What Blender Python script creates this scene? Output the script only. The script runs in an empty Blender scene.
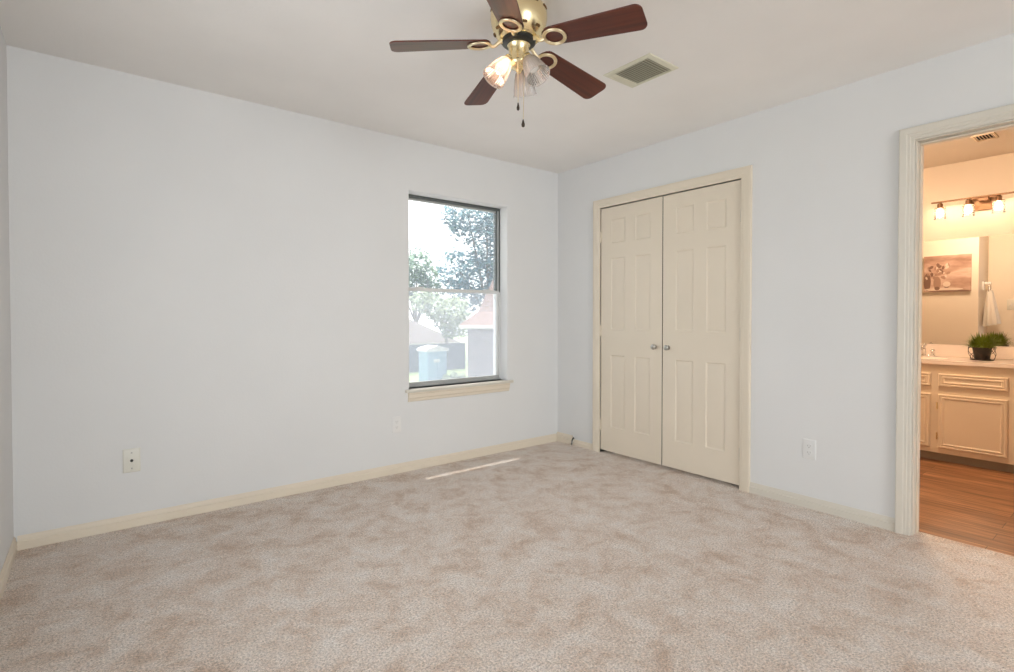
import bpy, bmesh, math, random
from mathutils import Vector, Matrix

random.seed(7)
PI = math.pi
SC = bpy.context.scene
COL = SC.collection

# ------------------------------------------------------------------ camera
F_PX, PITCH, YAW, CY = 522.79, 0.015502, 0.667328, 324.49
cam_data = bpy.data.cameras.new('camera')
cam = bpy.data.objects.new('camera', cam_data)
COL.objects.link(cam)
cam_data.sensor_fit = 'HORIZONTAL'
cam_data.sensor_width = 36.0
cam_data.lens = 36.0 * F_PX / 1014.0
cam_data.shift_x = 0.0
cam_data.shift_y = (CY - 336.0) / 1014.0
cam_data.clip_start = 0.02
cam_data.clip_end = 300
cam.location = (0, 0, 1.13944)
cam.rotation_euler = (PI / 2 - PITCH, 0, -YAW)
SC.camera = cam

# ------------------------------------------------------------------ view, sky, sun, added fill lights
SC.view_settings.view_transform = 'Standard'
SC.view_settings.look = 'None'
SC.view_settings.gamma = 1.0
SC.view_settings.use_curve_mapping = False
SC.view_settings.exposure = 0.02

world = bpy.data.worlds.new('sky')
SC.world = world
world.use_nodes = True
bg = world.node_tree.nodes['Background']
bg.inputs['Color'].default_value = (0.95, 0.98, 1.0, 1)
bg.inputs['Strength'].default_value = 2.6

SUN_DIR = Vector((-0.118, -1.0, -3.20)).normalized()      # high summer sun beyond the window
sun_d = bpy.data.lights.new('sun', 'SUN')
sun_d.energy = 10.5
sun_d.angle = math.radians(0.35)
sun_d.color = (1.0, 0.95, 0.88)
sun = bpy.data.objects.new('sun', sun_d)
sun.rotation_euler = SUN_DIR.to_track_quat('-Z', 'Y').to_euler()
COL.objects.link(sun)

FRONT_Y, LEFT_X = -5.2, -0.321
def area(name, loc, rot, sx, sy, energy, color):
    d = bpy.data.lights.new(name, 'AREA')
    d.shape = 'RECTANGLE'
    d.size, d.size_y, d.energy, d.color = sx, sy, energy, color
    o = bpy.data.objects.new(name, d)
    o.location, o.rotation_euler = loc, rot
    COL.objects.link(o)
    return o
# added fill lights in made-up window openings, behind and left of the camera
area('added_fill', (0.95, FRONT_Y - 0.16, 1.13), (PI / 2, 0, 0), 2.4, 2.1, 150.0, (0.90, 0.96, 1.0))
area('added_fill', (LEFT_X - 0.16, 1.65, 1.33), (PI / 2, 0, -PI / 2), 1.5, 1.46, 14.0, (0.90, 0.96, 1.0))

# ------------------------------------------------------------------ room numbers (metres)
H, D, R, L = 2.44, 3.469, 3.3245, -0.321
WT = 0.115                       # partition thickness
XB = R + WT                      # bath side of the partition
XJ, YJ = 3.93, 1.297             # corner of the closet box, seen in the mirror
XM = 5.745                       # bath wall behind the vanity
BY0, BY1 = -0.7, 2.45            # bath extent
WX0, WX1, WZ0, WZ1 = 1.822, 2.739, 0.60, 2.063    # window opening
CY0, CY1, CZ = 1.742, 2.957, 2.040                # closet opening
DY0, DY1, DZ = 0.05, 0.823, 2.046                 # bath door opening
GZ = -2.7                        # ground outside

# ------------------------------------------------------------------ mesh helper
class MB:
    def __init__(s):
        s.v, s.f, s.mi = [], [], []
        s.cur = 0
    def add(s, verts, faces, M=None):
        b = len(s.v)
        s.v += [tuple(M @ Vector(p)) if M is not None else tuple(p) for p in verts]
        s.f += [tuple(i + b for i in f) for f in faces]
        s.mi += [s.cur] * len(faces)
        return s
    def box(s, x0, x1, y0, y1, z0, z1, M=None):
        v = [(x, y, z) for x in (x0, x1) for y in (y0, y1) for z in (z0, z1)]
        f = [(0, 1, 3, 2), (4, 6, 7, 5), (0, 4, 5, 1), (2, 3, 7, 6), (0, 2, 6, 4), (1, 5, 7, 3)]
        return s.add(v, f, M)
    def loft(s, loops, cap0=True, cap1=True, closed=True, M=None):
        n = len(loops[0])
        v = [p for l in loops for p in l]
        f = []
        for k in range(len(loops) - 1):
            for i in range(n if closed else n - 1):
                j = (i + 1) % n
                f.append((k * n + i, k * n + j, (k + 1) * n + j, (k + 1) * n + i))
        if cap0: f.append(tuple(range(n)))
        if cap1: f.append(tuple((len(loops) - 1) * n + i for i in range(n)))
        return s.add(v, f, M)
    def lathe(s, prof, n=32, M=None, cap0=True, cap1=True):
        loops = [[(r * math.cos(2 * PI * i / n), r * math.sin(2 * PI * i / n), z) for i in range(n)] for r, z in prof]
        return s.loft(loops, cap0, cap1, True, M)
    def tube(s, pts, r, n=10, M=None, closed=False):
        pts = [Vector(p) for p in pts]
        rs = r if isinstance(r, (list, tuple)) else [r] * len(pts)
        loops, up = [], None
        m = len(pts)
        for k, p in enumerate(pts):
            if closed: t = (pts[(k + 1) % m] - pts[k - 1]).normalized()
            else: t = (pts[min(k + 1, m - 1)] - pts[max(k - 1, 0)]).normalized()
            if up is None: up = Vector((0, 0, 1)) if abs(t.z) < 0.9 else Vector((1, 0, 0))
            a = t.cross(up).normalized(); b = a.cross(t).normalized(); up = b
            loops.append([tuple(p + rs[k] * (math.cos(2 * PI * i / n) * a + math.sin(2 * PI * i / n) * b)) for i in range(n)])
        if closed: loops.append(loops[0]); return s.loft(loops, False, False, True, M)
        return s.loft(loops, True, True, True, M)
    def sphere(s, c, r, n=16, m=10, sz=None, M=None):
        prof = [(max(1e-4, r * math.sin(PI * k / m)), (sz or r) * -math.cos(PI * k / m)) for k in range(m + 1)]
        T = Matrix.Translation(c)
        return s.lathe(prof, n, (M @ T) if M is not None else T)
    def build(s, name, mat, parent=None, bevel=0, seg=2, smooth=35, loc=None, rot=None, solid=0, sub=0):
        me = bpy.data.meshes.new(name)
        me.from_pydata(s.v, [], s.f)
        mats = mat if isinstance(mat, (list, tuple)) else [mat]
        for m in mats: me.materials.append(m)
        for p, i in zip(me.polygons, s.mi): p.material_index = i
        bm = bmesh.new(); bm.from_mesh(me)
        bmesh.ops.remove_doubles(bm, verts=bm.verts, dist=1e-6)
        bmesh.ops.recalc_face_normals(bm, faces=bm.faces)
        bm.to_mesh(me); bm.free()
        if smooth:
            for p in me.polygons: p.use_smooth = True
            me.set_sharp_from_angle(angle=math.radians(smooth))
        o = bpy.data.objects.new(name, me)
        COL.objects.link(o)
        if parent: o.parent = parent
        if loc: o.location = loc
        if rot: o.rotation_euler = rot
        if solid:
            md = o.modifiers.new('thick', 'SOLIDIFY'); md.thickness = solid; md.offset = 0
        if bevel:
            md = o.modifiers.new('edge', 'BEVEL'); md.width = bevel; md.segments = seg
            md.limit_method = 'ANGLE'; md.angle_limit = math.radians(40)
        if sub:
            md = o.modifiers.new('round', 'SUBSURF'); md.levels = md.render_levels = sub
        return o

def BX(*a, **k): return MB().box(*a, **k)
def empty(name, loc=(0, 0, 0), rot=(0, 0, 0)):
    o = bpy.data.objects.new(name, None)
    o.empty_display_size = 0.1
    o.location, o.rotation_euler = loc, rot
    COL.objects.link(o)
    return o
def tag(o, label, cat, group=None, kind=None):
    o['label'], o['category'] = label, cat
    if group: o['group'] = group
    if kind: o['kind'] = kind
    return o
def struct(o, label=None, cat=None):
    o['kind'] = 'structure'
    if label: o['label'] = label
    if cat: o['category'] = cat
    return o
def copy_tree(o, parent=None):
    c = o.copy(); COL.objects.link(c)
    if parent: c.parent = parent
    for ch in [x for x in bpy.data.objects if x.parent == o]: copy_tree(ch, c)
    return c

# ------------------------------------------------------------------ materials
def new_mat(name):
    m = bpy.data.materials.new(name); m.use_nodes = True
    nt = m.node_tree
    return m, nt, nt.nodes['Principled BSDF'], nt.nodes, nt.links
def col(c): return (c[0], c[1], c[2], 1)
def srgb(r, g, b):
    f = lambda c: (c / 255 / 12.92) if c / 255 <= 0.04045 else ((c / 255 + 0.055) / 1.055) ** 2.4
    return (f(r), f(g), f(b))
def ramp(N, pts):
    r = N.new('ShaderNodeValToRGB')
    e = r.color_ramp.elements
    while len(e) < len(pts): e.new(0.5)
    for k, (p, c) in enumerate(pts): e[k].position = p; e[k].color = col(c)
    return r
def tex(N, LK, kind, coord='Object', scale=(1, 1, 1), rot=(0, 0, 0), **kw):
    tc = N.new('ShaderNodeTexCoord'); mp = N.new('ShaderNodeMapping')
    mp.inputs['Scale'].default_value = scale; mp.inputs['Rotation'].default_value = rot
    LK.new(tc.outputs[coord], mp.inputs['Vector'])
    t = N.new(kind); LK.new(mp.outputs['Vector'], t.inputs['Vector'])
    for k, v in kw.items(): t.inputs[k].default_value = v
    return t
def add_bump(N, LK, P, src, strength, dist):
    b = N.new('ShaderNodeBump'); b.inputs['Strength'].default_value = strength; b.inputs['Distance'].default_value = dist
    LK.new(src, b.inputs['Height']); LK.new(b.outputs['Normal'], P.inputs['Normal'])
    return b
def paint(name, c, rough=0.6, bump=0.0, scale=60, spec=0.3, vary=0.03, metal=0.0):
    m, nt, P, N, LK = new_mat(name)
    P.inputs['Roughness'].default_value = rough
    P.inputs['Metallic'].default_value = metal
    P.inputs['Specular IOR Level'].default_value = spec
    t = tex(N, LK, 'ShaderNodeTexNoise', scale=(1, 1, 1), Scale=2.3, Detail=3.0)
    r = ramp(N, [(0.3, tuple(x * (1 - vary) for x in c)), (0.7, tuple(min(1, x * (1 + vary)) for x in c))])
    LK.new(t.outputs['Fac'], r.inputs['Fac']); LK.new(r.outputs['Color'], P.inputs['Base Color'])
    if bump:
        n = tex(N, LK, 'ShaderNodeTexNoise', Scale=scale, Detail=2.0)
        add_bump(N, LK, P, n.outputs['Fac'], bump, 0.004)
    return m
def emit(name, c, s):
    m, nt, P, N, LK = new_mat(name)
    P.inputs['Base Color'].default_value = col(c)
    P.inputs['Emission Color'].default_value = col(c); P.inputs['Emission Strength'].default_value = s
    return m
def clear_glass(name, tint=(1, 1, 1), haze=0.0, haze_c=(0.8, 0.85, 0.9), gloss=0.06, rough=0.0):
    m, nt, P, N, LK = new_mat(name)
    N.remove(P); out = N['Material Output']
    tr = N.new('ShaderNodeBsdfTransparent'); tr.inputs['Color'].default_value = col(tint)
    gl = N.new('ShaderNodeBsdfGlossy'); gl.inputs['Roughness'].default_value = rough
    fr = N.new('ShaderNodeLayerWeight'); fr.inputs['Blend'].default_value = 0.25
    mth = N.new('ShaderNodeMath'); mth.operation = 'MULTIPLY_ADD'
    LK.new(fr.outputs['Fresnel'], mth.inputs[0]); mth.inputs[1].default_value = 0.5; mth.inputs[2].default_value = gloss * 0.5
    mx = N.new('ShaderNodeMixShader'); LK.new(mth.outputs[0], mx.inputs['Fac'])
    LK.new(tr.outputs[0], mx.inputs[1]); LK.new(gl.outputs[0], mx.inputs[2])
    last = mx
    if haze:
        tl = N.new('ShaderNodeBsdfTranslucent'); tl.inputs['Color'].default_value = col(haze_c)
        df = N.new('ShaderNodeBsdfDiffuse'); df.inputs['Color'].default_value = col(haze_c)
        md = N.new('ShaderNodeMixShader'); md.inputs['Fac'].default_value = 0.5
        LK.new(tl.outputs[0], md.inputs[1]); LK.new(df.outputs[0], md.inputs[2])
        m2 = N.new('ShaderNodeMixShader'); m2.inputs['Fac'].default_value = haze
        LK.new(mx.outputs[0], m2.inputs[1]); LK.new(md.outputs[0], m2.inputs[2]); last = m2
    LK.new(last.outputs[0], out.inputs['Surface'])
    return m

M = {}
M['wall'] = paint('wall_paint', (0.78, 0.778, 0.77), 0.65, 0.10, 90, 0.2, 0.012)
M['ceil'] = paint('ceiling_paint', (0.91, 0.885, 0.855), 0.8, 0.18, 70, 0.1, 0.02)
M['trim'] = paint('cream_trim_paint', (0.80, 0.71, 0.58), 0.42, 0.0, 60, 0.4, 0.02)
M['door'] = paint('cream_door_paint', (0.81, 0.715, 0.585), 0.45, 0.03, 140, 0.4, 0.02)
M['trim2'] = paint('off_white_trim_paint', (0.72, 0.675, 0.59), 0.42, 0.0, 60, 0.4, 0.02)
M['seam_shade'] = paint('seam_shade_edge', (0.13, 0.095, 0.065), 0.8)  # dark colour on the meeting edges stands in for shade in the seam
M['dark'] = paint('dark_gap', (0.03, 0.027, 0.024), 0.8)
M['bathwall'] = paint('bath_wall_paint', (0.86, 0.765, 0.64), 0.6, 0.08, 80, 0.2, 0.02)
M['bathceil'] = paint('bath_ceiling_paint', (0.82, 0.74, 0.64), 0.7, 0.10, 60, 0.2, 0.02)
M['cabinet'] = paint('cabinet_paint', (0.84, 0.70, 0.52), 0.4, 0.0, 60, 0.4, 0.03)
M['counter'] = paint('cultured_marble', (0.92, 0.80, 0.70), 0.18, 0.0, 60, 0.5, 0.04)
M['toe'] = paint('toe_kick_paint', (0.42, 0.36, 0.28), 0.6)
M['plate_w'] = paint('white_plastic', (0.80, 0.80, 0.79), 0.35, 0, 60, 0.5, 0.01)
M['plate_i'] = paint('ivory_plastic', (0.76, 0.74, 0.66), 0.35, 0, 60, 0.5, 0.01)
M['plate_p'] = paint('painted_plastic', (0.82, 0.81, 0.79), 0.5, 0, 60, 0.3, 0.01)
M['slot'] = paint('socket_slot', (0.06, 0.055, 0.05), 0.6)
M['grey_slot'] = paint('painted_slot', (0.34, 0.33, 0.31), 0.6)
M['brass'] = paint('polished_brass', (0.90, 0.76, 0.46), 0.22, 0, 60, 0.5, 0.03, 1.0)
M['brass_pale'] = paint('pale_brass', (0.88, 0.76, 0.52), 0.28, 0, 60, 0.5, 0.03, 1.0)
M['slot_brown'] = paint('brown_slot', (0.16, 0.085, 0.03), 0.5)
M['black'] = paint('black_motor', (0.02, 0.02, 0.018), 0.3, 0, 60, 0.5)
M['nickel'] = paint('satin_nickel', (0.50, 0.48, 0.44), 0.28, 0, 60, 0.5, 0.03, 1.0)
M['chrome'] = paint('chrome', (0.80, 0.80, 0.80), 0.12, 0, 60, 0.5, 0.02, 1.0)
M['bronze'] = paint('brushed_bronze_bar', (0.22, 0.115, 0.055), 0.4, 0, 60, 0.5, 0.05, 0.6)
M['alu'] = paint('grey_aluminium', (0.52, 0.53, 0.52), 0.4, 0, 60, 0.5, 0.02, 0.3)
M['alu_d'] = paint('dark_aluminium', (0.11, 0.12, 0.115), 0.45, 0, 60, 0.4, 0.05, 0.2)
M['alu_l'] = paint('pale_aluminium', (0.74, 0.75, 0.74), 0.4, 0, 60, 0.5, 0.02, 0.1)
M['vent'] = paint('cream_vent_metal', (0.72, 0.70, 0.56), 0.45, 0, 60, 0.4, 0.03)
M['vent_in'] = paint('vent_shadow_metal', (0.40, 0.38, 0.29), 0.6)
M['pane'] = clear_glass('window_glass', (1, 1, 1), 0.13, (0.74, 0.81, 0.94))  # bluish veil mixed into the glass stands in for outdoor haze
M['screen'] = clear_glass('insect_screen', (1, 1, 1), 0.25, (0.74, 0.77, 0.86), 0.0)
M['towel'] = paint('towel_cotton', (0.80, 0.74, 0.66), 0.95, 0.6, 220, 0.1, 0.03)
M['ceramic'] = paint('white_ceramic', (0.85, 0.82, 0.78), 0.15, 0, 60, 0.5, 0.01)
M['pot'] = paint('dark_pot', (0.035, 0.03, 0.025), 0.5, 0.2, 40)
M['wire'] = paint('dark_wire', (0.05, 0.032, 0.022), 0.4, 0, 60, 0.5, 0.03, 0.5)

def mk_mirror():
    m, nt, P, N, LK = new_mat('mirror_silver')
    P.inputs['Metallic'].default_value = 1; P.inputs['Roughness'].default_value = 0.0
    P.inputs['Base Color'].default_value = (0.80, 0.80, 0.78, 1)
    return m
M['mirror'] = mk_mirror()

def mk_carpet():
    m, nt, P, N, LK = new_mat('carpet_pile')
    P.inputs['Roughness'].default_value = 0.95; P.inputs['Specular IOR Level'].default_value = 0.05
    P.inputs['Sheen Weight'].default_value = 0.15; P.inputs['Sheen Roughness'].default_value = 0.6
    big = tex(N, LK, 'ShaderNodeTexNoise', scale=(1.0, 1.0, 1), rot=(0, 0, 0.5), Scale=5.2, Detail=10.0, Roughness=0.78)
    big.inputs['Distortion'].default_value = 0.35
    rb = ramp(N, [(0.36, srgb(210, 187, 168)), (0.50, srgb(233, 220, 209)), (0.64, srgb(242, 235, 229))])
    LK.new(big.outputs['Fac'], rb.inputs['Fac'])
    sp = tex(N, LK, 'ShaderNodeTexNoise', Scale=120.0, Detail=5.0, Roughness=0.9)
    rs = ramp(N, [(0.36, (0.36, 0.32, 0.29)), (0.48, (0.97, 0.96, 0.95)), (0.60, (1.50, 1.50, 1.50))])
    LK.new(sp.outputs['Fac'], rs.inputs['Fac'])
    mul = N.new('ShaderNodeMix'); mul.data_type = 'RGBA'; mul.blend_type = 'MULTIPLY'; mul.inputs[0].default_value = 0.85
    LK.new(rb.outputs['Color'], mul.inputs[6]); LK.new(rs.outputs['Color'], mul.inputs[7])
    vo = tex(N, LK, 'ShaderNodeTexVoronoi', Scale=230.0)
    rv = ramp(N, [(0.0, (1.15, 1.14, 1.13)), (0.8, (0.84, 0.82, 0.80))])
    LK.new(vo.outputs['Distance'], rv.inputs['Fac'])
    m2 = N.new('ShaderNodeMix'); m2.data_type = 'RGBA'; m2.blend_type = 'MULTIPLY'; m2.inputs[0].default_value = 0.8
    LK.new(mul.outputs[2], m2.inputs[6]); LK.new(rv.outputs['Color'], m2.inputs[7])
    LK.new(m2.outputs[2], P.inputs['Base Color'])
    ad = N.new('ShaderNodeMath'); ad.operation = 'SUBTRACT'
    LK.new(sp.outputs['Fac'], ad.inputs[0]); LK.new(vo.outputs['Distance'], ad.inputs[1])
    add_bump(N, LK, P, ad.outputs[0], 0.7, 0.006)
    return m
M['carpet'] = mk_carpet()

def mk_planks():
    m, nt, P, N, LK = new_mat('wood_plank_floor')
    P.inputs['Roughness'].default_value = 0.35
    br = tex(N, LK, 'ShaderNodeTexBrick', rot=(0, 0, PI / 2), Scale=1.0)
    br.inputs['Brick Width'].default_value = 1.1; br.inputs['Row Height'].default_value = 0.12
    br.inputs['Mortar Size'].default_value = 0.0015
    br.inputs['Color1'].default_value = col(srgb(180, 134, 98)); br.inputs['Color2'].default_value = col(srgb(140, 98, 68))
    br.inputs['Mortar'].default_value = col(srgb(60, 34, 20))
    gr = tex(N, LK, 'ShaderNodeTexNoise', scale=(26, 1.4, 1), Scale=1.6, Detail=5.0, Roughness=0.6)
    rg = ramp(N, [(0.36, (0.42, 0.37, 0.33)), (0.64, (1.32, 1.30, 1.28))])
    LK.new(gr.outputs['Fac'], rg.inputs['Fac'])
    mul = N.new('ShaderNodeMix'); mul.data_type = 'RGBA'; mul.blend_type = 'MULTIPLY'; mul.inputs[0].default_value = 1.0
    LK.new(br.outputs['Color'], mul.inputs[6]); LK.new(rg.outputs['Color'], mul.inputs[7])
    LK.new(mul.outputs[2], P.inputs['Base Color'])
    return m
M['planks'] = mk_planks()

def mk_blade():
    m, nt, P, N, LK = new_mat('mahogany_blade')
    P.inputs['Roughness'].default_value = 0.36; P.inputs['Specular IOR Level'].default_value = 0.6
    gr = tex(N, LK, 'ShaderNodeTexNoise', scale=(2.0, 40, 10), Scale=1.2, Detail=4.0)
    rg = ramp(N, [(0.3, srgb(66, 26, 16)), (0.7, srgb(104, 46, 28))])
    LK.new(gr.outputs['Fac'], rg.inputs['Fac']); LK.new(rg.outputs['Color'], P.inputs['Base Color'])
    return m
M['blade'] = mk_blade()

def mk_shade_glass(name, c, tr_amt):
    m, nt, P, N, LK = new_mat(name)
    N.remove(P); out = N['Material Output']
    tr = N.new('ShaderNodeBsdfTransparent')
    tl = N.new('ShaderNodeBsdfTranslucent'); tl.inputs['Color'].default_value = col(c)
    df = N.new('ShaderNodeBsdfDiffuse'); df.inputs['Color'].default_value = col(c)
    gl = N.new('ShaderNodeBsdfGlossy'); gl.inputs['Roughness'].default_value = 0.08
    a = N.new('ShaderNodeMixShader'); a.inputs['Fac'].default_value = 0.4
    LK.new(tl.outputs[0], a.inputs[1]); LK.new(df.outputs[0], a.inputs[2])
    b = N.new('ShaderNodeMixShader'); b.inputs['Fac'].default_value = tr_amt
    LK.new(a.outputs[0], b.inputs[1]); LK.new(tr.outputs[0], b.inputs[2])
    fr = N.new('ShaderNodeLayerWeight'); fr.inputs['Blend'].default_value = 0.35
    c_ = N.new('ShaderNodeMixShader'); LK.new(fr.outputs['Fresnel'], c_.inputs['Fac'])
    LK.new(b.outputs[0], c_.inputs[1]); LK.new(gl.outputs[0], c_.inputs[2])
    LK.new(c_.outputs[0], out.inputs['Surface'])
    return m
M['shade'] = mk_shade_glass('ribbed_shade_glass', (0.95, 0.86, 0.80), 0.55)
M['shade_lit'] = mk_shade_glass('lit_shade_glass', (0.58, 0.42, 0.34), 0.14)  # darker, pinker copy of the shade glass, coloured to tone down its glow
M['vshade'] = mk_shade_glass('vanity_shade_glass', (0.98, 0.93, 0.84), 0.80)
M['bulb_on'] = emit('lit_bulb', (1.0, 0.76, 0.56), 8.0)
M['bulb_off'] = paint('unlit_bulb', (0.85, 0.82, 0.78), 0.2, 0, 60, 0.5, 0.01)
M['bulb_bath'] = emit('lit_vanity_bulb', (1.0, 0.74, 0.50), 18.0)

def mk_leaf(name, c1, c2, c3):
    m, nt, P, N, LK = new_mat(name)
    P.inputs['Roughness'].default_value = 0.5; P.inputs['Specular IOR Level'].default_value = 0.4
    t = tex(N, LK, 'ShaderNodeTexNoise', Scale=1.7, Detail=4.0)
    r = ramp(N, [(0.35, c1), (0.5, c2), (0.66, c3)])
    LK.new(t.outputs['Fac'], r.inputs['Fac']); LK.new(r.outputs['Color'], P.inputs['Base Color'])
    return m
M['leaf_blue'] = mk_leaf('blue_green_leaves', (0.03, 0.10, 0.14), (0.07, 0.18, 0.22), (0.14, 0.28, 0.27))
M['leaf_green'] = mk_leaf('fresh_green_leaves', (0.10, 0.19, 0.15), (0.16, 0.27, 0.19), (0.24, 0.35, 0.20))
M['leaf_pale'] = mk_leaf('pale_yellow_green_leaves', (0.19, 0.26, 0.16), (0.26, 0.33, 0.19), (0.34, 0.40, 0.25))
M['leaf_pot'] = mk_leaf('potted_grass_leaves', (0.11, 0.16, 0.012), (0.22, 0.28, 0.025), (0.36, 0.42, 0.05))
M['bark'] = paint('bark', (0.20, 0.17, 0.15), 0.9, 0.6, 12)
M['lawn'] = mk_leaf('lawn_grass', (0.15, 0.22, 0.09), (0.20, 0.28, 0.11), (0.26, 0.34, 0.15))
M['fence'] = paint('weathered_fence', (0.12, 0.145, 0.18), 0.8, 0, 60, 0.2, 0.12)
M['shed'] = paint('blue_shed_panel', (0.20, 0.32, 0.42), 0.6, 0, 60, 0.3, 0.05)
M['shedlid'] = paint('white_shed_lid', (0.50, 0.50, 0.50), 0.6)
M['siding'] = paint('pale_siding', (0.44, 0.41, 0.40), 0.8)
M['tan'] = paint('tan_brick', (0.26, 0.20, 0.15), 0.8)
def mk_rows(name, c1, c2, mort, bw, rh, ms, rot=(PI / 2, 0, 0)):
    m, nt, P, N, LK = new_mat(name)
    P.inputs['Roughness'].default_value = 0.85
    b = tex(N, LK, 'ShaderNodeTexBrick', rot=rot, Scale=1.0)
    b.inputs['Brick Width'].default_value = bw; b.inputs['Row Height'].default_value = rh; b.inputs['Mortar Size'].default_value = ms
    b.inputs['Color1'].default_value = col(c1); b.inputs['Color2'].default_value = col(c2); b.inputs['Mortar'].default_value = col(mort)
    LK.new(b.outputs['Color'], P.inputs['Base Color'])
    return m
M['brick'] = mk_rows('house_brick', (0.08, 0.065, 0.08), (0.19, 0.15, 0.17), (0.27, 0.25, 0.27), 0.30, 0.12, 0.018)
M['shingle'] = mk_rows('pink_tan_shingles', (0.17, 0.105, 0.085), (0.20, 0.125, 0.10), (0.10, 0.065, 0.055), 0.35, 0.22, 0.02)
M['shingle_p'] = mk_rows('pale_shingles', (0.175, 0.15, 0.135), (0.20, 0.175, 0.16), (0.11, 0.095, 0.085), 0.35, 0.22, 0.02)
M['soffit'] = paint('white_soffit', (0.55, 0.53, 0.50), 0.7)

# ================================================================== ROOM SHELL
struct(BX(L - 0.12, R + 0.092, FRONT_Y - 0.12, D + 0.10, -0.10, 0.0).build('floor', M['carpet'], smooth=0),
       'beige grey speckled cut pile carpet covering the bedroom floor', 'floor')
struct(BX(R + 0.092, XM + 0.1, BY0 - 0.1, BY1 + 0.1, -0.10, -0.004).build('floor_bath', M['planks'], smooth=0),
       'brown wood plank floor seen through the bathroom doorway', 'floor')
struct(BX(L - 0.12, R + WT * 0.5, FRONT_Y - 0.12, D + 0.2, H, H + 0.16).build('ceiling', M['ceil'], smooth=0),
       'off-white painted bedroom ceiling', 'ceiling')
struct(BX(R + WT * 0.5, XM + 0.1, BY0 - 0.1, D + 0.2, H, H + 0.16).build('ceiling_bath', M['bathceil'], smooth=0),
       'warm lit bathroom ceiling', 'ceiling')

def wall_with_holes(name, mat, axis, p0, p1, a0, a1, z0, z1, holes):
    """Slab between p0 and p1 along 'axis', spanning a0..a1, with rectangular openings (h0,h1,hz0,hz1)."""
    mb = MB()
    cuts = sorted({a0, a1} | {v for h in holes for v in h[:2]})
    for s0, s1 in zip(cuts[:-1], cuts[1:]):
        mid = (s0 + s1) / 2
        hs = [h for h in holes if h[0] <= mid <= h[1]]
        spans = [(z0, z1)] if not hs else [(z0, hs[0][2]), (hs[0][3], z1)]
        for q0, q1 in spans:
            if q1 - q0 < 1e-4: continue
            if axis == 'y': mb.box(s0, s1, p0, p1, q0, q1)
            else: mb.box(p0, p1, s0, s1, q0, q1)
    return mb.build(name, mat, smooth=0)

# back wall with plaster-wrapped window reveal (rounded corner bead)
def back_wall():
    mb = MB()
    depth = 0.20
    def rect(x0, x1, z0, z1, y): return [(x0, y, z0), (x1, y, z0), (x1, y, z1), (x0, y, z1)]
    r = 0.018
    loops = [rect(L - 0.12, R + 0.12, -0.1, H + 0.1, D + depth), rect(L - 0.12, R + 0.12, -0.1, H + 0.1, D)]
    for k in range(7):
        a = PI / 2 * k / 6
        o = r * (1 - math.sin(a)); y = D + r * (1 - math.cos(a))
        loops.append(rect(WX0 - o, WX1 + o, WZ0 - o, WZ1 + o, y))
    loops.append(rect(WX0, WX1, WZ0, WZ1, D + depth))
    loops.append(loops[0])
    mb.loft(loops, False, False)
    return mb.build('wall_back', M['wall'], smooth=40)
struct(back_wall(), 'white painted bedroom wall holding the window', 'wall')
struct(wall_with_holes('wall_right', M['wall'], 'x', R, R + WT, FRONT_Y - 0.12, D, 0, H,
       [(DY0, DY1, 0, DZ), (CY0, CY1, 0, CZ)]), 'white painted bedroom wall with closet doors and bathroom doorway', 'wall')
struct(wall_with_holes('wall_left', M['wall'], 'x', L - 0.12, L, FRONT_Y - 0.12, D, -0.1, H, [(0.90, 2.40, 0.60, 2.06)]), 'white painted wall at the far left', 'wall')
struct(wall_with_holes('wall_front', M['wall'], 'y', FRONT_Y - 0.12, FRONT_Y, L, R, 0, H, [(-0.25, 2.15, 0.05, 2.15)]))
# bathroom and closet box walls
struct(BX(XM, XM + 0.1, BY0 - 0.1, BY1 + 0.1, -0.1, H).build('wall_bath_vanity', M['bathwall'], smooth=0), 'bathroom wall behind vanity and mirror', 'wall')
struct(BX(XB - 0.002, XM, BY0 - 0.1, BY0, -0.1, H).build('wall_bath_near', M['bathwall'], smooth=0))
struct(BX(XJ, XM, BY1, BY1 + 0.1, -0.1, H).build('wall_bath_far', M['bathwall'], smooth=0))
mb = MB()
mb.box(XJ - 0.08, XJ, YJ, D, -0.1, H)
mb.box(XB, XJ - 0.08, YJ, YJ + 0.08, -0.1, H)
struct(mb.build('wall_closet_box', M['bathwall'], smooth=0), 'bathroom wall jogging out around the closet, seen in the mirror', 'wall')
struct(BX(XB, XB + 0.004, BY0, DY0 - 0.004, 0, H).build('wall_bath_door_side', M['bathwall'], smooth=0))
mb = MB(); mb.box(XB, XB + 0.004, DY1 + 0.004, YJ, 0, H); mb.box(XB, XB + 0.004, DY0 - 0.004, DY1 + 0.004, DZ + 0.004, H)
struct(mb.build('wall_bath_partition', M['bathwall'], smooth=0), 'bathroom side of the partition wall, seen in the mirror', 'wall')
struct(BX(XB + 0.02, XJ - 0.08, YJ + 0.08, D, -0.06, 0.001).build('floor_closet', M['dark'], smooth=0))  # near-black colour stands in for the shade below the closet doors

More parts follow.
